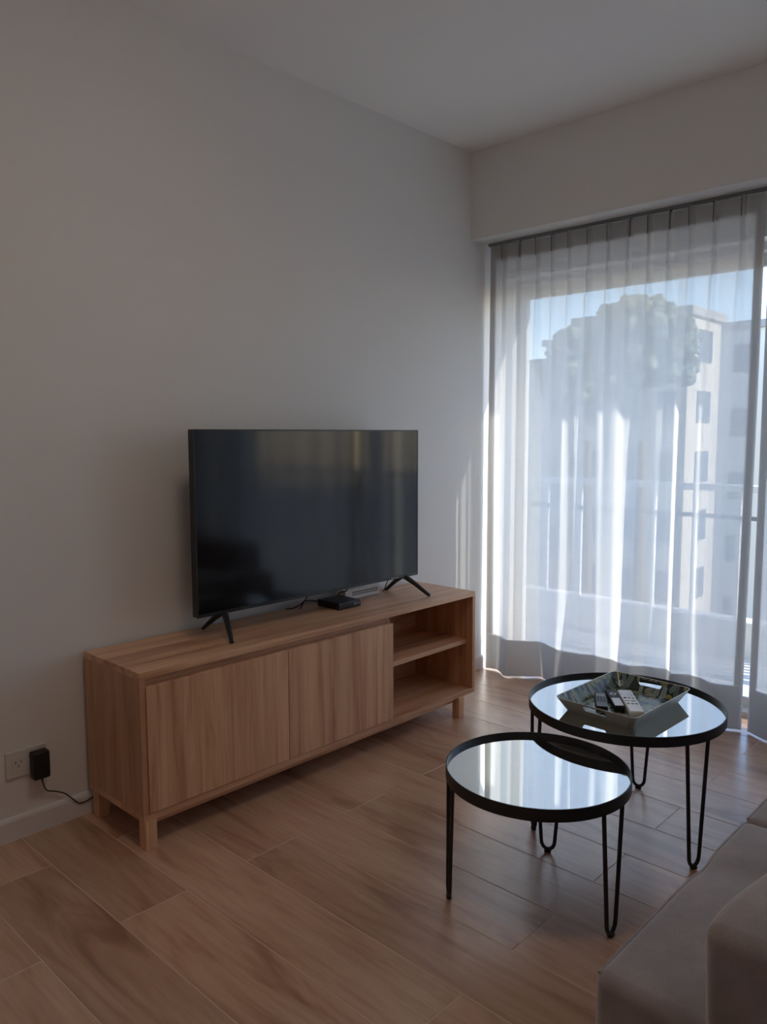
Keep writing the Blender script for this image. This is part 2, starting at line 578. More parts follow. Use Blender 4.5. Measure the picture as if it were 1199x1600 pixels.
def baseboard(name, label, p0, p1, inward):
    p0, p1, n = Vector((*p0, 0)), Vector((*p1, 0)), Vector((*inward, 0))
    prof = [(0, 0), (0.012, 0), (0.012, 0.062), (0.009, 0.070), (0.004, 0.074), (0, 0.075)]
    bm = bmesh.new()
    a = [bm.verts.new(p0 + n * d + Vector((0, 0, z))) for d, z in prof]
    b = [bm.verts.new(p1 + n * d + Vector((0, 0, z))) for d, z in prof]
    m = len(prof)
    for k in range(m):
        bm.faces.new((a[k], a[(k + 1) % m], b[(k + 1) % m], b[k]))
    bm.faces.new(a); bm.faces.new(b[::-1])
    struct(finish(name, bm, MAT['base']), label)
baseboard('baseboard_left', 'white baseboard under the television wall', (0, Y_B + 0.013), (0, Y_W), (1, 0))
baseboard('baseboard_right', 'white baseboard behind the sofa', (X_R, Y_B + 0.013), (X_R, Y_W), (-1, 0))
baseboard('baseboard_back', 'white baseboard at the far end of the room', (0, Y_B), (X_R, Y_B), (0, 1))

# balcony door: fixed frame and two glazed leaves
win = thing('window_1', 'white aluminium sliding balcony door behind the curtains', 'window', (0, 3.60, 0))
del win['category']
win['kind'] = 'structure'; win['category'] = 'window'
bm = bmesh.new()
box(bm, 0.0, 0.035, -0.05, 0.05, 0, Z_LINTEL)
box(bm, 2.805, 2.84, -0.05, 0.05, 0, Z_LINTEL)
box(bm, 0.035, 2.805, -0.05, 0.05, Z_LINTEL - 0.035, Z_LINTEL)
box(bm, 0.035, 2.805, -0.05, 0.05, 0, 0.022)
finish('window_frame', bm, MAT['alu'], win)
for x0, x1, yo in ((0.036, 1.45, 0.022), (1.40, 2.804, -0.022)):
    bm = bmesh.new()
    w = 0.05
    box(bm, x0, x0 + w, yo - .018, yo + .018, 0.023, 2.02)
    box(bm, x1 - w, x1, yo - .018, yo + .018, 0.023, 2.02)
    box(bm, x0 + w, x1 - w, yo - .018, yo + .018, 2.02 - w, 2.02)
    box(bm, x0 + w, x1 - w, yo - .018, yo + .018, 0.023, 0.023 + w)
    lf = finish('sliding_leaf', bm, MAT['alu'], win)
    bm = bmesh.new()
    y = yo
    bm.faces.new([bm.verts.new(p) for p in ((x0 + w, y, .073), (x1 - w, y, .073), (x1 - w, y, 1.97), (x0 + w, y, 1.97))])
    finish('pane', bm, MAT['glass'], lf)

# ------------------------------------------------------------------ outside: balcony, street, houses
bm = bmesh.new(); box(bm, -0.6, 5.2, Y_O, 4.78, -0.15, -0.01)
struct(finish('floor_balcony', bm, MAT['balc']), 'pale sunlit balcony floor outside the glass door')
bm = bmesh.new(); box(bm, -0.6, 5.2, 4.55, 4.68, -0.01, 0.19)
struct(finish('trim_2', bm, MAT['render']), 'low white kerb along the balcony edge')
rl = thing('balcony_railing', 'white balcony railing with upright bars standing on the low kerb', 'railing', (0, 4.61, 0.19))
part_box('top_rail', MAT['alu'], rl, -0.58, 5.15, -0.03, 0.03, 0.735, 0.775, 0.004)
part_box('middle_rail', MAT['dalu'], rl, -0.58, 5.15, -0.012, 0.012, 0.575, 0.600, 0.003)
x = -0.38
while x < 5.1:
    part_box('upright_bar', MAT['alu'], rl, x - 0.012, x + 0.012, -0.012, 0.012, 0.0, 0.735)
    x += 0.2515
ZG = -9.0
bm = bmesh.new(); box(bm, -160, 120, -200, 260, ZG - 0.3, ZG)
struct(finish('floor_street', bm, MAT['street']), 'grey street ground far below the balcony')

def building(label, mat, cx, cy, sx, sy, top, nwx, nwz, nsx=3):
    b = thing('apartment_building', label, 'building', (cx, cy, ZG))
    h = top - ZG
    part_box('facade', mat, b, -sx / 2, sx / 2, -sy / 2, sy / 2, 0, h)
    part_box('roof_slab', MAT['roof'], b, -sx / 2 - .2, sx / 2 + .2, -sy / 2 - .2, sy / 2 + .2, h, h + 0.35)
    bm = bmesh.new(); ww, wh = sx / nwx * .42, 1.3
    box(bm, -ww / 2, ww / 2, -0.05, 0.05, -wh / 2, wh / 2)
    me = bpy.data.meshes.new('window'); bm.to_mesh(me); bm.free(); me.materials.append(MAT['pane'])
    fl_h = h / nwz
    for r in range(nwz):
        for c in range(nwx):
            link('window', me, None, b, loc=(-sx / 2 + (c + .5) * sx / nwx, -sy / 2, (r + .55) * fl_h))
    bm = bmesh.new(); wd = sy / nsx * .4
    box(bm, -0.05, 0.05, -wd / 2, wd / 2, -wh / 2, wh / 2)
    me = bpy.data.meshes.new('window'); bm.to_mesh(me); bm.free(); me.materials.append(MAT['pane'])
    for r in range(nwz):
        for c in range(nsx):
            link('window', me, None, b, loc=(sx / 2, -sy / 2 + (c + .5) * sy / nsx, (r + .55) * fl_h))
    return b
building('white apartment house with a low flat roof beyond the balcony', MAT['bldA'], -23.2, 34.5, 12, 6, 4.35, 5, 4)
building('wide grey apartment house far across the street', MAT['bldB'], -18.5, 46.0, 10, 8, 6.6, 4, 5)
building('narrow sand coloured tower house behind the street trees', MAT['bldC'], -12.95, 33.2, 5, 3.4, 6.0, 3, 6, 1)
building('pale house with a lower roof beside the sand coloured tower', MAT['bldA'], -4.0, 43.5, 16, 9, 6.2, 7, 5)

def tree(label, cx, cy, top, rad, seed):
    rnd = random.Random(seed)
    t = thing('street_tree', label, 'tree', (cx, cy, ZG), group='street trees beyond the balcony')
    h = top - ZG
    bm = bmesh.new()
    tube(bm, [(0, 0, 0), (0.1, 0.05, h * .35), (0.0, 0.1, h * .7)], [0.28, 0.22, 0.12], 8)
    finish('trunk', bm, MAT['trunk'], t, True)
    bm = bmesh.new()
    for k in range(170):
        a, e = rnd.uniform(0, 2 * math.pi), rnd.uniform(-0.7, 1.0)
        rr = rad * rnd.uniform(0.25, 0.95)
        p = Vector((rr * math.cos(a) * math.sqrt(max(0, 1 - e * e * .6)), rr * math.sin(a), h - rad * .95 + e * rad * .8))
        r = rad * rnd.uniform(0.07, 0.17)
        res = bmesh.ops.create_icosphere(bm, subdivisions=2, radius=r, matrix=Matrix.Translation(p))
        for v in res['verts']:
            v.co += (v.co - p).normalized() * r * rnd.uniform(-.3, .3)
    finish('crown', bm, MAT['tree'], t)
tree('leafy street tree with a rounded crown near the white house', -12.4, 27.0, 5.3, 1.8, 3)
tree('taller leafy street tree in front of the sand coloured tower', -8.1, 22.4, 5.3, 1.7, 4)

# ------------------------------------------------------------------ curtains
Y_C = 3.355
def curtain(label, x0, x1, crests, pleats, seed, z_top=2.205):
    """crests = [(x, dy)] alternate towards the room (negative) and the glass (positive)"""
    rnd = random.Random(seed)
    root = thing('sheer_curtain', label, 'curtain', (x0, Y_C, 0.0), group='sheer curtains over the balcony door')
    cr = sorted(crests)
    def wave(x):
        if x <= cr[0][0]:
            return cr[0][1]
        for (xa, ya), (xb, yb) in zip(cr, cr[1:]):
            if x <= xb:
                t = (x - xa) / (xb - xa)
                t2 = t * t * (3 - 2 * t)
                t = 0.55 * t2 + 0.45 * t
                return ya + (yb - ya) * t
        return cr[-1][1]
    ph = [rnd.uniform(0, 6.28) for _ in range(6)]
    def pos(x, z):
        s = max(0.0, min(1.0, (z_top - 0.075 - z) / (z_top - 0.075)))
        amp = 0.14 + 0.30 * min(1.0, s / 0.45) ** 0.8 + 0.16 * s + 0.45 * max(0.0, (s - 0.78) / 0.22) ** 1.5
        if z > z_top - 0.075:
            amp = 0.14
        sway = 0.006 * math.sin(2.3 * s + ph[0] + 5 * x) * s
        y = wave(x + sway * 1.5) * amp
        # pinch pleats: sharp little ridges at the heading that run out downwards
        for k, px in enumerate(pleats):
            d = (x - px - 0.010 * math.sin(3.5 * s + ph[k % 6] + k)) 
            fall = 1.0 if s == 0 else math.exp(-s * (2.6 + 1.6 * math.sin(k * 2.1)))
            wdt = 0.007 + 0.016 * min(1, s * 3)
            if abs(d) < 0.08:
                y -= 0.022 * fall * math.exp(-(d / wdt) ** 2)
        y += 0.0025 * math.sin(31 * x + ph[1] + 1.5 * s) * (0.3 + s) + 0.0012 * math.sin(73 * x + ph[2] - 2 * s)
        xx = x + sway + 0.004 * math.sin(17 * x + ph[3] + 4 * s) * s
        return Vector((xx - x0, y, z))
    NX = int((x1 - x0) / 0.0042)
    zs = [0.006 + (z_top - 0.006) * k / 70 for k in range(71)]
    def sheet(name, xa, xb, za, zb, off, mat, parent):
        nx = max(3, int(NX * (xb - xa) / (x1 - x0)))
        zz = [za] + [z for z in zs if za + 1e-4 < z < zb - 1e-4] + [zb]
        vs, fs = [], []
        for z in zz:
            for i in range(nx + 1):
                x = xa + (xb - xa) * i / nx
                p = pos(x, z)
                vs.append((p.x, p.y + off, p.z))
        w = nx + 1
        for j in range(len(zz) - 1):
            for i in range(nx):
                a = j * w + i
                fs.append((a, a + 1, a + w + 1, a + w))
        me = bpy.data.meshes.new(name); me.from_pydata(vs, [], fs)
        o = link(name, me, mat, parent)
        me.polygons.foreach_set('use_smooth', [True] * len(me.polygons))
        return o
    f = sheet('fabric', x0, x1, 0.006, z_top, 0.0, MAT['sheer'], root)
    sheet('heading_tape', x0, x1, z_top - 0.078, z_top, 0.004, MAT['sheer2'], root)
    sheet('bottom_hem', x0, x1, 0.006, 0.195, 0.004, MAT['sheer2'], root)
    sheet('side_hem', x0, x0 + 0.036, 0.196, z_top - 0.079, 0.004, MAT['sheer2'], root)
    sheet('side_hem', x1 - 0.036, x1, 0.196, z_top - 0.079, 0.004, MAT['sheer2'], root)
    # stitched pleats on the heading
    for px in pleats:
        bm = bmesh.new()
        p = pos(px, z_top - 0.04)
        n = 6
        pts = []
        box(bm, p.x - 0.0022, p.x + 0.0022, p.y - 0.009, p.y - 0.001, z_top - 0.080, z_top - 0.001, 0.002)
        finish('pinch_pleat', bm, MAT['sheer2'], root)
    return root

cL = [(0.03, -0.005), (0.085, 0.004), (0.185, -0.050), (0.335, 0.052), (0.510, -0.044), (0.590, -0.016), (0.665, 0.016),
      (0.735, 0.006), (0.838, -0.046), (0.935, 0.012), (1.005, 0.044), (1.052, -0.030), (1.120, 0.030), (1.235, -0.042), (1.355, 0.004)]
pL = [0.113, 0.212, 0.296, 0.393, 0.482, 0.582, 0.681, 0.789, 0.871, 0.969, 1.055, 1.151, 1.267]
curtain('translucent pale grey linen curtain hanging beside the television wall', 0.028, 1.352, cL, pL, 11)
cR = [(1.375, 0.006), (1.47, -0.045), (1.58, 0.045), (1.70, -0.04), (1.80, 0.048), (1.93, -0.05), (2.05, 0.03), (2.14, -0.03), (2.27, 0.05), (2.40, -0.045), (2.53, 0.04), (2.66, -0.04), (2.80, 0.01)]
pR = [1.44 + 0.108 * k for k in range(13)]
curtain('translucent pale grey linen curtain hanging behind the sofa end', 1.372, 2.80, cR, pR, 12)
tr = thing('curtain_track', 'thin dark curtain track fixed under the beam', 'curtain track', (0, Y_C, Z_BULK))
part_box('rail', MAT['dalu'], tr, 0.02, 2.84, -0.010, 0.010, -0.014, 0.0)
for k, px in enumerate(pL + pR):
    part_box('glider', MAT['cable'], tr, px - 0.004, px + 0.004, -0.005, 0.003, -0.020, -0.014)

# ------------------------------------------------------------------ tv cabinet
cab = thing('tv_cabinet', 'long light wood cabinet with two doors and an open shelf bay under the television', 'cabinet', (0.02, 1.1333, 0.0))
D, L_, ZB, ZT = 0.349, 1.6567, 0.0896, 0.5545
tk = 0.022
part_box('top_panel', MAT['wy'], cab, 0, D, 0, L_, ZT - tk, ZT, 0.001)
part_box('bottom_panel', MAT['wy'], cab, 0, D, 0, L_, ZB, ZB + tk, 0.001)
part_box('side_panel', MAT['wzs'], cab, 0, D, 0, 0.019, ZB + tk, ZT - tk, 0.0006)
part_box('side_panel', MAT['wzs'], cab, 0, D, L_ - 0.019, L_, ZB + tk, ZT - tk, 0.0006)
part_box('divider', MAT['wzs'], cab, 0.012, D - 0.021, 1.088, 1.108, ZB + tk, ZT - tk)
part_box('back_panel', MAT['wy'], cab, 0.003, 0.012, 0.019, L_ - 0.019, ZB + tk, ZT - tk)
part_box('shelf', MAT['wy'], cab, 0.012, D - 0.035, 1.108, L_ - 0.019, 0.312, 0.332, 0.0006)
part_box('finger_rail', MAT['wy'], cab, D - 0.045, D - 0.022, 0.019, 1.088, 0.488, ZT - tk)
part_box('door', MAT['wz'], cab, D - 0.019, D + 0.003, 0.0205, 0.5665, ZB + tk + 0.002, 0.507, 0.0012)
part_box('door', MAT['wz'], cab, D - 0.019, D + 0.003, 0.5690, 1.1090, ZB + tk + 0.002, 0.507, 0.0012)
part_box('base_rail', MAT['wy'], cab, D - 0.045, D - 0.024, 0.045, 1.535, 0.066, ZB)
part_box('leg', MAT['wz'], cab, D - 0.040, D, 0.006, 0.044, 0, ZB, 0.0012)
part_box('leg', MAT['wz'], cab, 0.010, 0.050, 0.006, 0.044, 0, ZB, 0.0012)
part_box('leg', MAT['wz'], cab, D - 0.032, D + 0.006, 1.535, 1.573, 0, ZB, 0.0012)
part_box('leg', MAT['wz'], cab, 0.010, 0.050, 1.535, 1.573, 0, ZB, 0.0012)

# ------------------------------------------------------------------ television
tv = thing('television', 'large flat black television standing on splayed feet on the cabinet', 'television', (0.20, 2.017, ZT))
ty0, ty1, tz0, tz1 = 1.449 - 2.017, 2.588 - 2.017, 0.6365 - ZT, 1.2750 - ZT
part_box('housing', MAT['tvbody'], tv, -0.030, -0.001, ty0, ty1, tz0, tz1, 0.003, 2)
part_box('rear_cover', MAT['tvbody'], tv, -0.062, -0.030, ty0 + 0.12, ty1 - 0.12, tz0 + 0.05, tz1 - 0.16, 0.012, 2)
bm = bmesh.new()
b_, bb = 0.005, 0.011
box(bm, -0.003, 0.0015, ty0, ty0 + b_, tz0, tz1)
box(bm, -0.003, 0.0015, ty1 - b_, ty1, tz0, tz1)
box(bm, -0.003, 0.0015, ty0 + b_, ty1 - b_, tz1 - b_, tz1)
box(bm, -0.003, 0.0015, ty0 + b_, ty1 - b_, tz0, tz0 + bb)
finish('bezel', bm, MAT['tvbody'], tv)
part_box('screen', MAT['tvscreen'], tv, -0.003, 0.0004, ty0 + b_, ty1 - b_, tz0 + bb, tz1 - b_)
part_box('maker_mark', MAT['greyp'], tv, 0.0012, 0.0018, 0.395, 0.445, tz0 + 0.003, tz0 + 0.0075)
for ya, yf, yb in ((1.566, 1.518, 1.561), (2.505, 2.556, 2.530)):
    for (fx, fy) in ((0.298, yf), (0.062, yb)):
        bm = bmesh.new()
        a = Vector((-0.012, ya - 2.017, tz0 + 0.006))
        f = Vector((fx - 0.20, fy - 2.017, 0.004))
        m = a.lerp(f, 0.45) + Vector((0, 0, 0.004))
        tube(bm, [a, m, f], [0.0125, 0.0105, 0.0075], 8)
        for v in bm.verts:
            v.co.z = max(v.co.z, 0.0)
        finish('foot', bm, MAT['tvbody'], tv)

# ------------------------------------------------------------------ fill lamp added on the ceiling, out of frame, to brighten the room
def lamp_glow():
    t = NT('lamp_diffuser')
    t.b.inputs['Base Color'].default_value = (0.85, 0.82, 0.76, 1)
    t.b.inputs['Emission Color'].default_value = (1.0, 0.80, 0.62, 1)
    t.b.inputs['Emission Strength'].default_value = 2.5
    return t.m
cl = thing('ceiling_lamp', 'added unseen fill lamp on the ceiling, round and white with a glowing dome', 'lamp', (1.46, 0.98, H_C))
bm = bmesh.new()
lathe(bm, [(0.21, 0.0), (0.22, -0.012), (0.22, -0.035), (0.205, -0.035), (0.205, -0.002), (0.02, -0.002), (0.02, 0.0)], 48)
finish('fill_ring', bm, MAT['white'], cl, True)
bm = bmesh.new()
bmesh.ops.create_uvsphere(bm, u_segments=40, v_segments=20, radius=1.0, matrix=Matrix.Translation((0, 0, -0.03)) @ Matrix.Diagonal((0.204, 0.204, 0.075, 1)))
bmesh.ops.delete(bm, geom=[v for v in bm.verts if v.co.z > -0.029], context='VERTS')
finish('fill_dome', bm, lamp_glow(), cl, True)

# ------------------------------------------------------------------ small electronics on the cabinet
stb = thing('set_top_box', 'small black set-top box lying on the cabinet in front of the white router', 'set-top box', (0.142, 2.163, ZT))
part_box('case', MAT['tvbody'], stb, -0.064, 0.064, -0.062, 0.062, 0.0015, 0.029, 0.003, 2)
part_box('lid_panel', MAT['black'], stb, -0.058, 0.058, -0.056, 0.056, 0.029, 0.0295)
part_box('logo_mark', MAT['greyp'], stb, 0.0638, 0.0645, 0.022, 0.028, 0.013, 0.021)
part_box('logo_mark', MAT['greyp'], stb, 0.0638, 0.0645, 0.030, 0.043, 0.015, 0.0195)
part_box('logo_mark', MAT['greyp'], stb, 0.0638, 0.0645, 0.047, 0.055, 0.0175, 0.0195)
part_box('logo_mark', MAT['greyp'], stb, 0.0638, 0.0645, 0.050, 0.052, 0.013, 0.0175)
for sx in (-1, 1):
    for sy in (-1, 1):
        part_box('rubber_foot', MAT['cable'], stb, sx * .05 - .006, sx * .05 + .006, sy * .05 - .006, sy * .05 + .006, 0.0, 0.0015)

rt = thing('router', 'white box router with slotted front lying behind the television', 'router', (0.066, 2.345, ZT))
part_box('case', MAT['white'], rt, -0.030, 0.032, -0.105, 0.105, 0.003, 0.046, 0.003, 2)
bm = bmesh.new()
for r in range(2):
    for k in range(22):
        y = -0.062 + k * 0.0072
        z = 0.022 + r * 0.010
        mt = Matrix.Translation((0.0322, y, z)) @ Matrix.Rotation(0.5 if r else -0.5, 4, 'X') @ Matrix.Diagonal((0.0012, 0.0026, 0.0075, 1))
        bmesh.ops.create_cube(bm, size=1, matrix=mt)
g = finish('vent_slots', bm, MAT['dslot'], rt)
g['kind'] = 'stuff'
part_box('base_plate', MAT['greyp'], rt, -0.026, 0.028, -0.10, 0.10, 0.0, 0.003)

def cable(name, label, pts, r, cat='cable', group=None):
    p0 = Vector(pts[0])
    bm = bmesh.new()
    tube(bm, [p - p0 for p in smooth_path(pts)], r, 8)
    o = finish(name, bm, MAT['cable'], None, True)
    o.location = p0
    return tag(o, label, cat, group)
z = ZT
cable('signal_cable', 'black cable rising from the set-top box to the television', [(0.088, 2.205, z + .032), (0.098, 2.212, z + .045), (0.120, 2.222, z + .050), (0.135, 2.225, z + .075), (0.132, 2.225, z + .11)], 0.0024)
cable('power_cable', 'black cable looping behind the left side of the set-top box', [(0.076, 2.12, z + .012), (0.060, 2.10, z + .020), (0.050, 2.06, z + .024), (0.050, 2.03, z + .012), (0.045, 2.00, z + .0035), (0.035, 1.97, z + .0030)], 0.0025)
cable('aerial_cable', 'thin black cable hanging below the television near the cable loop', [(0.165, 1.985, z + .085), (0.12, 1.99, z + .04), (0.09, 2.0, z + .012), (0.07, 2.01, z + .003)], 0.0022)
cable('tv_cable', 'thin black cable hanging beside the right television foot', [(0.15, 2.475, z + .10), (0.11, 2.485, z + .05), (0.085, 2.495, z + .012), (0.07, 2.50, z + .0028)], 0.0024)

# ------------------------------------------------------------------ socket and adapter
so = thing('wall_outlet', 'white double wall outlet with three slanted slots above the baseboard', 'outlet', (0.0, 0.940, 0.240))
part_box('cover_plate', MAT['outlet'], so, 0.0, 0.009, -0.0625, 0.0625, -0.043, 0.043, 0.003, 2)
part_box('socket_insert', MAT['outlet'], so, 0.009, 0.0105, -0.045, 0.045, -0.024, 0.024, 0.0007)
for (dy, dz, a) in ((-0.0085, 0.006, 0.5), (0.0085, 0.006, -0.5), (0.0, -0.006, 0.0)):
    o = part_box('slot', MAT['dslot'], so, -0.0005, 0.0005, -0.0011, 0.0011, -0.0042, 0.0042)
    o.location = (0.0107, -0.026 + dy, dz)
    o.rotation_euler = (-a, 0, 0)
ad = thing('power_adapter', 'black plug-in power adapter with a thin cord in the wall outlet', 'adapter', (0.0110, 0.972, 0.228))
part_box('case', MAT['cable'], ad, 0.0, 0.036, -0.026, 0.026, -0.045, 0.043, 0.006, 3, True)
bm = bmesh.new()
tube(bm, [(0.018, 0.004, -0.044), (0.018, 0.005, -0.058)], [0.0045, 0.0028], 10)
finish('strain_relief', bm, MAT['cable'], ad, True)
bm = bmesh.new()
base = Vector((0.0110, 0.972, 0.228))
cp = [(0.029, 0.977, 0.172), (0.026, 0.983, 0.150), (0.017, 0.996, 0.128), (0.012, 1.020, 0.116), (0.014, 1.052, 0.098), (0.017, 1.078, 0.070), (0.0155, 1.097, 0.050), (0.0155, 1.118, 0.047), (0.0150, 1.15, 0.053), (0.0150, 1.195, 0.058)]
tube(bm, [p - base for p in smooth_path(cp)], 0.0021, 8)
finish('cord', bm, MAT['cable'], ad, True)

# ------------------------------------------------------------------ nesting tables
def side_table(name, label, cx, cy, zt, R, h, legs, foot_r, spread, cat='side table'):
    t = thing(name, label, cat, (cx, cy, 0), group='round mirror nesting tables')
    bm = bmesh.new()
    lathe(bm, [(R, zt - h), (R, zt), (R - 0.003, zt), (R - 0.003, zt - 0.013), (R - 0.009, zt - 0.017), (R - 0.009, zt - h), ])
    finish('rim', bm, MAT['black'], t, True)
    bm = bmesh.new(); disc(bm, R - 0.0033, zt - 0.0165, zt - 0.0125)
    finish('mirror_top', bm, MAT['mirror'], t)
    bm = bmesh.new(); disc(bm, R - 0.0095, zt - 0.024, zt - 0.0166)
    finish('backing_board', bm, MAT['board'], t)
    rr = 0.0056
    for a in legs:
        a = math.radians(a)
        sp = spread / R / 2
        top = zt - h + 0.001
        def P(ang, rad, z):
            return Vector((rad * math.cos(ang), rad * math.sin(ang), z))
        fz = 0.004 + rr
        halfw = 0.020
        pts = [P(a - sp, R - 0.008, top)]
        tang = Vector((-math.sin(a), math.cos(a), 0))
        fc = P(a, foot_r, 0)
        for k in range(9):
            th = math.pi * k / 8
            pts.append(fc - tang * halfw * math.cos(th) + Vector((0, 0, fz + 0.026 - 0.026 * math.sin(th))))
        pts.append(P(a + sp, R - 0.008, top))
        bm = bmesh.new(); tube(bm, pts, rr, 10)
        lg = finish('hairpin_leg', bm, MAT['black'], t, True)
        bm = bmesh.new()
        mt = Matrix.Translation(fc + Vector((0, 0, 0.004))) @ Matrix.Rotation(a, 4, 'Z') @ Matrix.Diagonal((0.013, 0.020, 0.008, 1))
        bmesh.ops.create_cube(bm, size=1, matrix=mt)
        bmesh.ops.bevel(bm, geom=bm.edges[:], offset=0.002, segments=1, affect='EDGES')
        finish('rubber_foot', bm, MAT['cable'], lg)
    return t
side_table('mirror_side_table', 'smaller round black side table with an empty mirror top on hairpin legs', 1.350, 1.750, 0.366, 0.2453, 0.032, (-5, 113, 226), 0.2365, 0.086)
side_table('mirror_side_table', 'larger round black side table with mirror top holding the leaf-print tray', 1.342, 2.276, 0.410, 0.3000, 0.030, (-20, 105, 229), 0.291, 0.086)

# ------------------------------------------------------------------ tray
ZM = 0.410 - 0.0125
TX, TY, TR = 1.345, 2.262, math.radians(1.5)
tray = thing('serving_tray', 'rectangular serving tray with leaf print inside and cut-out handles on the larger mirror table', 'tray', (TX, TY, ZM), -TR)
def rrect(hx, hy, r, z, n=6):
    out = []
    for sx, sy, a0 in ((1, 1, 0), (-1, 1, 90), (-1, -1, 180), (1, -1, 270)):
        for k in range(n + 1):
            a = math.radians(a0 + 90 * k / n)
            out.append(Vector((sx * (hx - r) + r * math.cos(a), sy * (hy - r) + r * math.sin(a), z)))
    return out
def tray_mesh(name, loops, mat, cap0=True, cap1=True):
    bm = bmesh.new()
    rings = [[bm.verts.new(p) for p in lp] for lp in loops]
    n = len(rings[0])
    for a, b in zip(rings, rings[1:]):
        for k in range(n):
            bm.faces.new((a[k], a[(k + 1) % n], b[(k + 1) % n], b[k]))
    if cap0: bm.faces.new(rings[0][::-1])
    if cap1: bm.faces.new(rings[-1])
    o = finish(name, bm, mat, tray)
    # handle cut-outs through the two short sides
    cb = bmesh.new()
    for s in (-1, 1):
        pts = []
        for sx in (1, -1):
            for k in range(7):
                a = math.radians((-90 if sx > 0 else 90) + 180 * k / 6)
                pts.append((sx * 0.031 + 0.0085 * math.cos(a), 0.030 + 0.0085 * math.sin(a)))
        f0 = [cb.verts.new((px, s * 0.12, pz)) for px, pz in pts]
        f1 = [cb.verts.new((px, s * 0.24, pz)) for px, pz in pts]
        cb.faces.new(f0); cb.faces.new(f1[::-1])
        for k in range(len(pts)):
            cb.faces.new((f0[k], f0[(k + 1) % len(pts)], f1[(k + 1) % len(pts)], f1[k]))
    bmesh.ops.recalc_face_normals(cb, faces=cb.faces[:])
    cme = bpy.data.meshes.new('cut'); cb.to_mesh(cme); cb.free()
    co = bpy.data.objects.new('cut', cme); C.objects.link(co); co.parent = tray
    md = o.modifiers.new('cut', 'BOOLEAN'); md.object = co; md.operation = 'DIFFERENCE'; md.solver = 'EXACT'
    bpy.context.view_layer.update()
    dg = bpy.context.evaluated_depsgraph_get()
    nm = bpy.data.meshes.new_from_object(o.evaluated_get(dg))
    o.modifiers.clear()
    o.data = nm
    bpy.data.objects.remove(co)
    return o
RH = 0.045
out_l = [rrect(0.110, 0.163, 0.018, 0.0), rrect(0.137, 0.190, 0.022, RH)]
in_u = [rrect(0.1345, 0.1875, 0.020, RH), rrect(0.1085, 0.1615, 0.017, 0.0030)]
def split_shell():
    # outer cream shell: outside wall, lip, a thin inner wall
    loops = out_l + [rrect(0.1352, 0.1882, 0.0205, RH), rrect(0.1088, 0.1618, 0.017, 0.0018)]
    tray_mesh('tray_shell', loops, MAT['cream'])
    loops = [rrect(0.1087, 0.1617, 0.017, 0.0019), rrect(0.13505, 0.18805, 0.0204, RH - 0.0006), rrect(0.1342, 0.1872, 0.020, RH - 0.0006), rrect(0.1080, 0.1610, 0.0168, 0.0028)]
    tray_mesh('leaf_print_lining', loops, MAT['leaf'])
split_shell()

# ------------------------------------------------------------------ remotes
def remote(name, label, p_far, p_near, width, th, mats, kind, z_far=None, z_near=None):
    """lies from p_far (top end) to p_near (bottom end)"""
    a, b = Vector((*p_far, 0)), Vector((*p_near, 0))
    c = (a + b) / 2
    d = (b - a)
    Ln = d.length
    t = thing(name, label, 'remote control', (c.x, c.y, ZM + 0.0032))
    rz = math.atan2(d.y, d.x) + math.pi / 2          # local -y points to the near end
    t.rotation_euler = (0, 0, rz)
    if z_far is not None:
        ang = math.atan2(z_far - z_near, Ln)
        t.rotation_euler = (ang, 0, rz)
        t.location.z = ZM + 0.0032 + (z_far + z_near) / 2
    w, l = width / 2, Ln / 2
    part_box('case', mats[0], t, -w, w, -l, l, 0, th - 0.001, 0.004, 2, True)
    part_box('face_plate', mats[1], t, -w + .0025, w - .0025, -l + .003, l - .003, th - 0.0012, th)
    def b_(n, m, x0, x1, y0, y1, zz=0.0012):
        part_box(n, m, t, x0, x1, y0, y1, th - 0.0002, th + zz, 0.0005)
    if kind == 'plain':
        b_('print_line', MAT['silver'], -w + .006, w - .006, l * .52, l * .64, 0.0002)
        for r in range(3):
            for k in range(3):
                x = (-1 + k) * w * .55; y = l * (.22 - r * .26)
                b_('button', MAT['cable'], x - .0035, x + .0035, y - .0035, y + .0035)
    elif kind == 'pad':
        bm = bmesh.new(); 
        bmesh.ops.create_cone(bm, cap_ends=True, segments=24, radius1=w * .62, radius2=w * .62, depth=0.0012, matrix=Matrix.Translation((0, l * .42, th)))
        pad = finish('ring_pad', bm, MAT['silver'], t)
        bm = bmesh.new()
        bmesh.ops.create_cone(bm, cap_ends=True, segments=20, radius1=w * .34, radius2=w * .34, depth=0.0012, matrix=Matrix.Translation((0, l * .42, th + .0006)))
        finish('centre_button', bm, MAT['cable'], pad)
        for x in (-w * .6, w * .25):
            b_('button', MAT['cable'], x, x + w * .35, l * .68, l * .76)
        for x in (-w * .72, w * .08):
            b_('button', MAT['cable'], x, x + w * .64, l * .02, l * .13)
        for x in (-w * .72, w * .22):
            b_('button', MAT['cable'], x, x + w * .5, l * .16, l * .22)
        b_('lower_reflection', MAT['silver'], -w + .003, w - .003, -l + .004, -l * .06, 0.0004)  # silver panel imitates a light reflection on the lower half
    else:
        b_('display', MAT['lcd'], -w * .72, w * .72, l * .38, l * .84, 0.0003)
        for k, (x, y, m) in enumerate(((-.55, .22, 'dslot'), (0, .22, 'greyp'), (.55, .22, 'greyp'), (-.55, -.30, 'greyp'), (.02, -.30, 'greyp'), (.55, -.30, 'greyp'))):
            b_('button', MAT[m], x * w - .0042, x * w + .0042, y * l - .0055, y * l + .0055, 0.0010)
        for x in (-.45, .38):
            b_('rocker', MAT['greyp'], x * w - .0075, x * w + .0075, -.05 * l - .003, -.05 * l + .003, 0.0010)
    return t
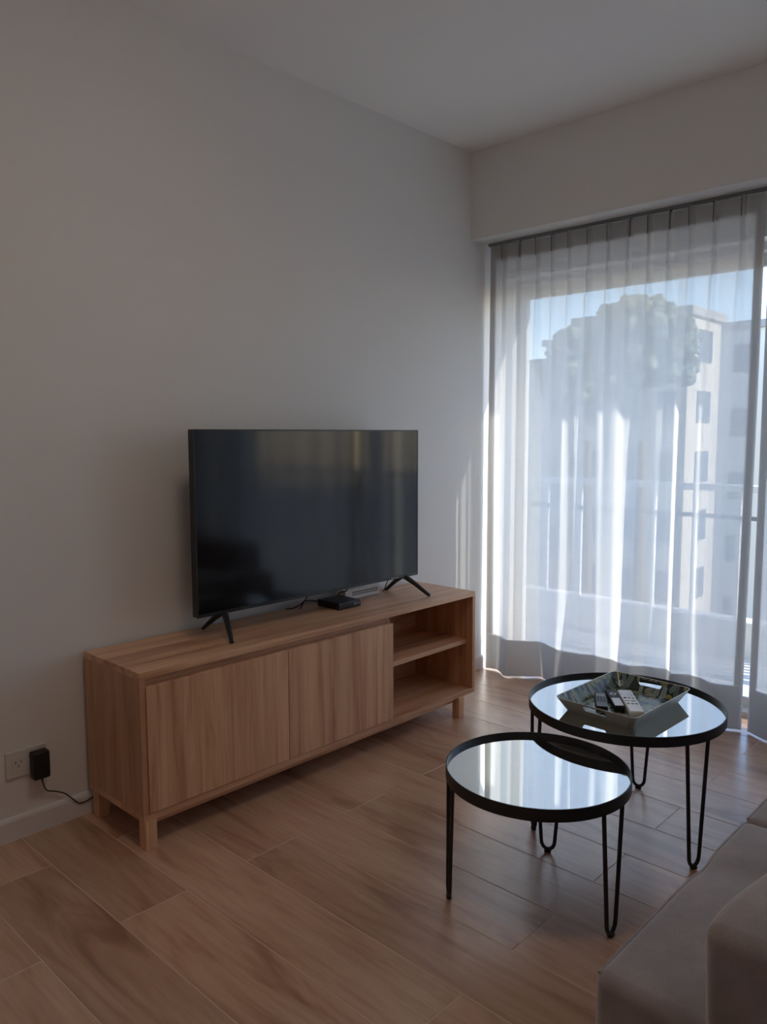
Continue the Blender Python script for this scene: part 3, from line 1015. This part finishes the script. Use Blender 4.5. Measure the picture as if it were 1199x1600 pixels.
remote('remote_control', 'small dark grey remote control with a line of print in the tray', (1.253, 2.281), (1.324, 2.161), 0.036, 0.017, (MAT['tvbody'], plain('charcoal_face', (0.03, 0.03, 0.036), 0.4)), 'plain')
remote('remote_control', 'black and silver remote control with round pad between two other remotes', (1.268, 2.322), (1.366, 2.194), 0.033, 0.020, (MAT['tvbody'], MAT['dslot']), 'pad')
remote('remote_control', 'white remote control with a pale display and grey buttons in the tray', (1.303, 2.350), (1.426, 2.187), 0.046, 0.019, (MAT['white'], MAT['white']), 'display')

# ------------------------------------------------------------------ sofa
sf = thing('sofa', 'taupe upholstered sofa with rounded arm and piped seat cushions', 'sofa', (1.865, 1.10, 0.0))
def soft(name, x0, x1, y0, y1, z0, z1, r, fn=None, n=18, parent=sf):
    bm = bmesh.new()
    softbox(bm, (x1 - x0) / 2, (y1 - y0) / 2, (z1 - z0) / 2, r, n, fn)
    return finish(name, bm, MAT['sofa'], parent, True, ((x0 + x1) / 2, (y0 + y1) / 2, (z0 + z1) / 2))
SX1, SY1 = 0.98, 2.02                # depth and length of the whole sofa, in its own frame
soft('base', 0.025, SX1, 0.025, SY1 - .02, 0.05, 0.235, 0.02, n=4)
def puff(hx, hy, hz, amt, crease=()):
    def f(q):
        if q.z > 0:
            u, v = q.x / hx, q.y / hy
            q = q.copy()
            q.z += amt * max(0, 1 - u * u) * max(0, 1 - v ** 4) * (q.z / hz)
            for (cy, dep, wd) in crease:
                e = math.exp(-((q.y - cy - 0.10 * (q.x + hx)) / wd) ** 2)
                q.z -= dep * e * (q.z / hz)
                if q.x < -hx * .8:
                    q.x += dep * 0.6 * e
        return q
    return f
seat_y = ((0.0, 0.70), (0.702, 1.36), (1.362, SY1 - 0.005))
for (a, b) in seat_y:
    hx, hy, hz = 0.32, (b - a) / 2, 0.075
    cz = ((0.44 - hy, 0.006, 0.05),) if a == 0 else ()
    cu = soft('seat_cushion', 0.0, 0.64, a, b, 0.232, 0.382, 0.022, puff(hx, hy, hz, 0.012, cz), 30)
    bm = bmesh.new()
    fpuff = puff(hx, hy, hz, 0.012, cz)
    pts = []
    for k in range(41):
        y = -hy + 0.012 + (2 * hy - 0.024) * k / 40
        q = Vector((-hx + 0.0060, y, hz - 0.0060))
        pts.append(fpuff(q))
    tube(bm, pts, 0.0032, 6)
    finish('piping', bm, MAT['sofa'], cu, True)
def arm_fn(hx, hy, hz):
    def f(q):
        q = q.copy()
        if q.z > 0:
            k = q.z / hz
            q.z += k * (0.010 * max(0, 1 - (q.y / hy) ** 2) + 0.012 * (q.x / hx))
            q.x += 0.010 * k * math.sin(q.y / hy * 2.0) 
        return q
    return f
soft('armrest', 0.197, SX1, -0.045, 0.235, 0.05, 0.580, 0.024, arm_fn(0.40, 0.14, 0.25), 16)
soft('armrest', 0.205, SX1, SY1 - 0.20, SY1 + 0.06, 0.05, 0.558, 0.045, arm_fn(0.40, 0.13, 0.25), 10)
soft('backrest', 0.78, SX1 + 0.03, 0.235, SY1 - 0.20, 0.24, 0.74, 0.05, None, 12)
for (a, b) in ((0.245, 0.98), (0.99, SY1 - 0.21)):
    soft('back_cushion', 0.60, 0.79, a, b, 0.385, 0.70, 0.06, None, 12)
for x in (0.08, 0.86):
    for y in (0.06, SY1 - 0.10):
        part_box('leg', MAT['cable'], sf, x, x + 0.05, y, y + 0.05, 0.0, 0.052)
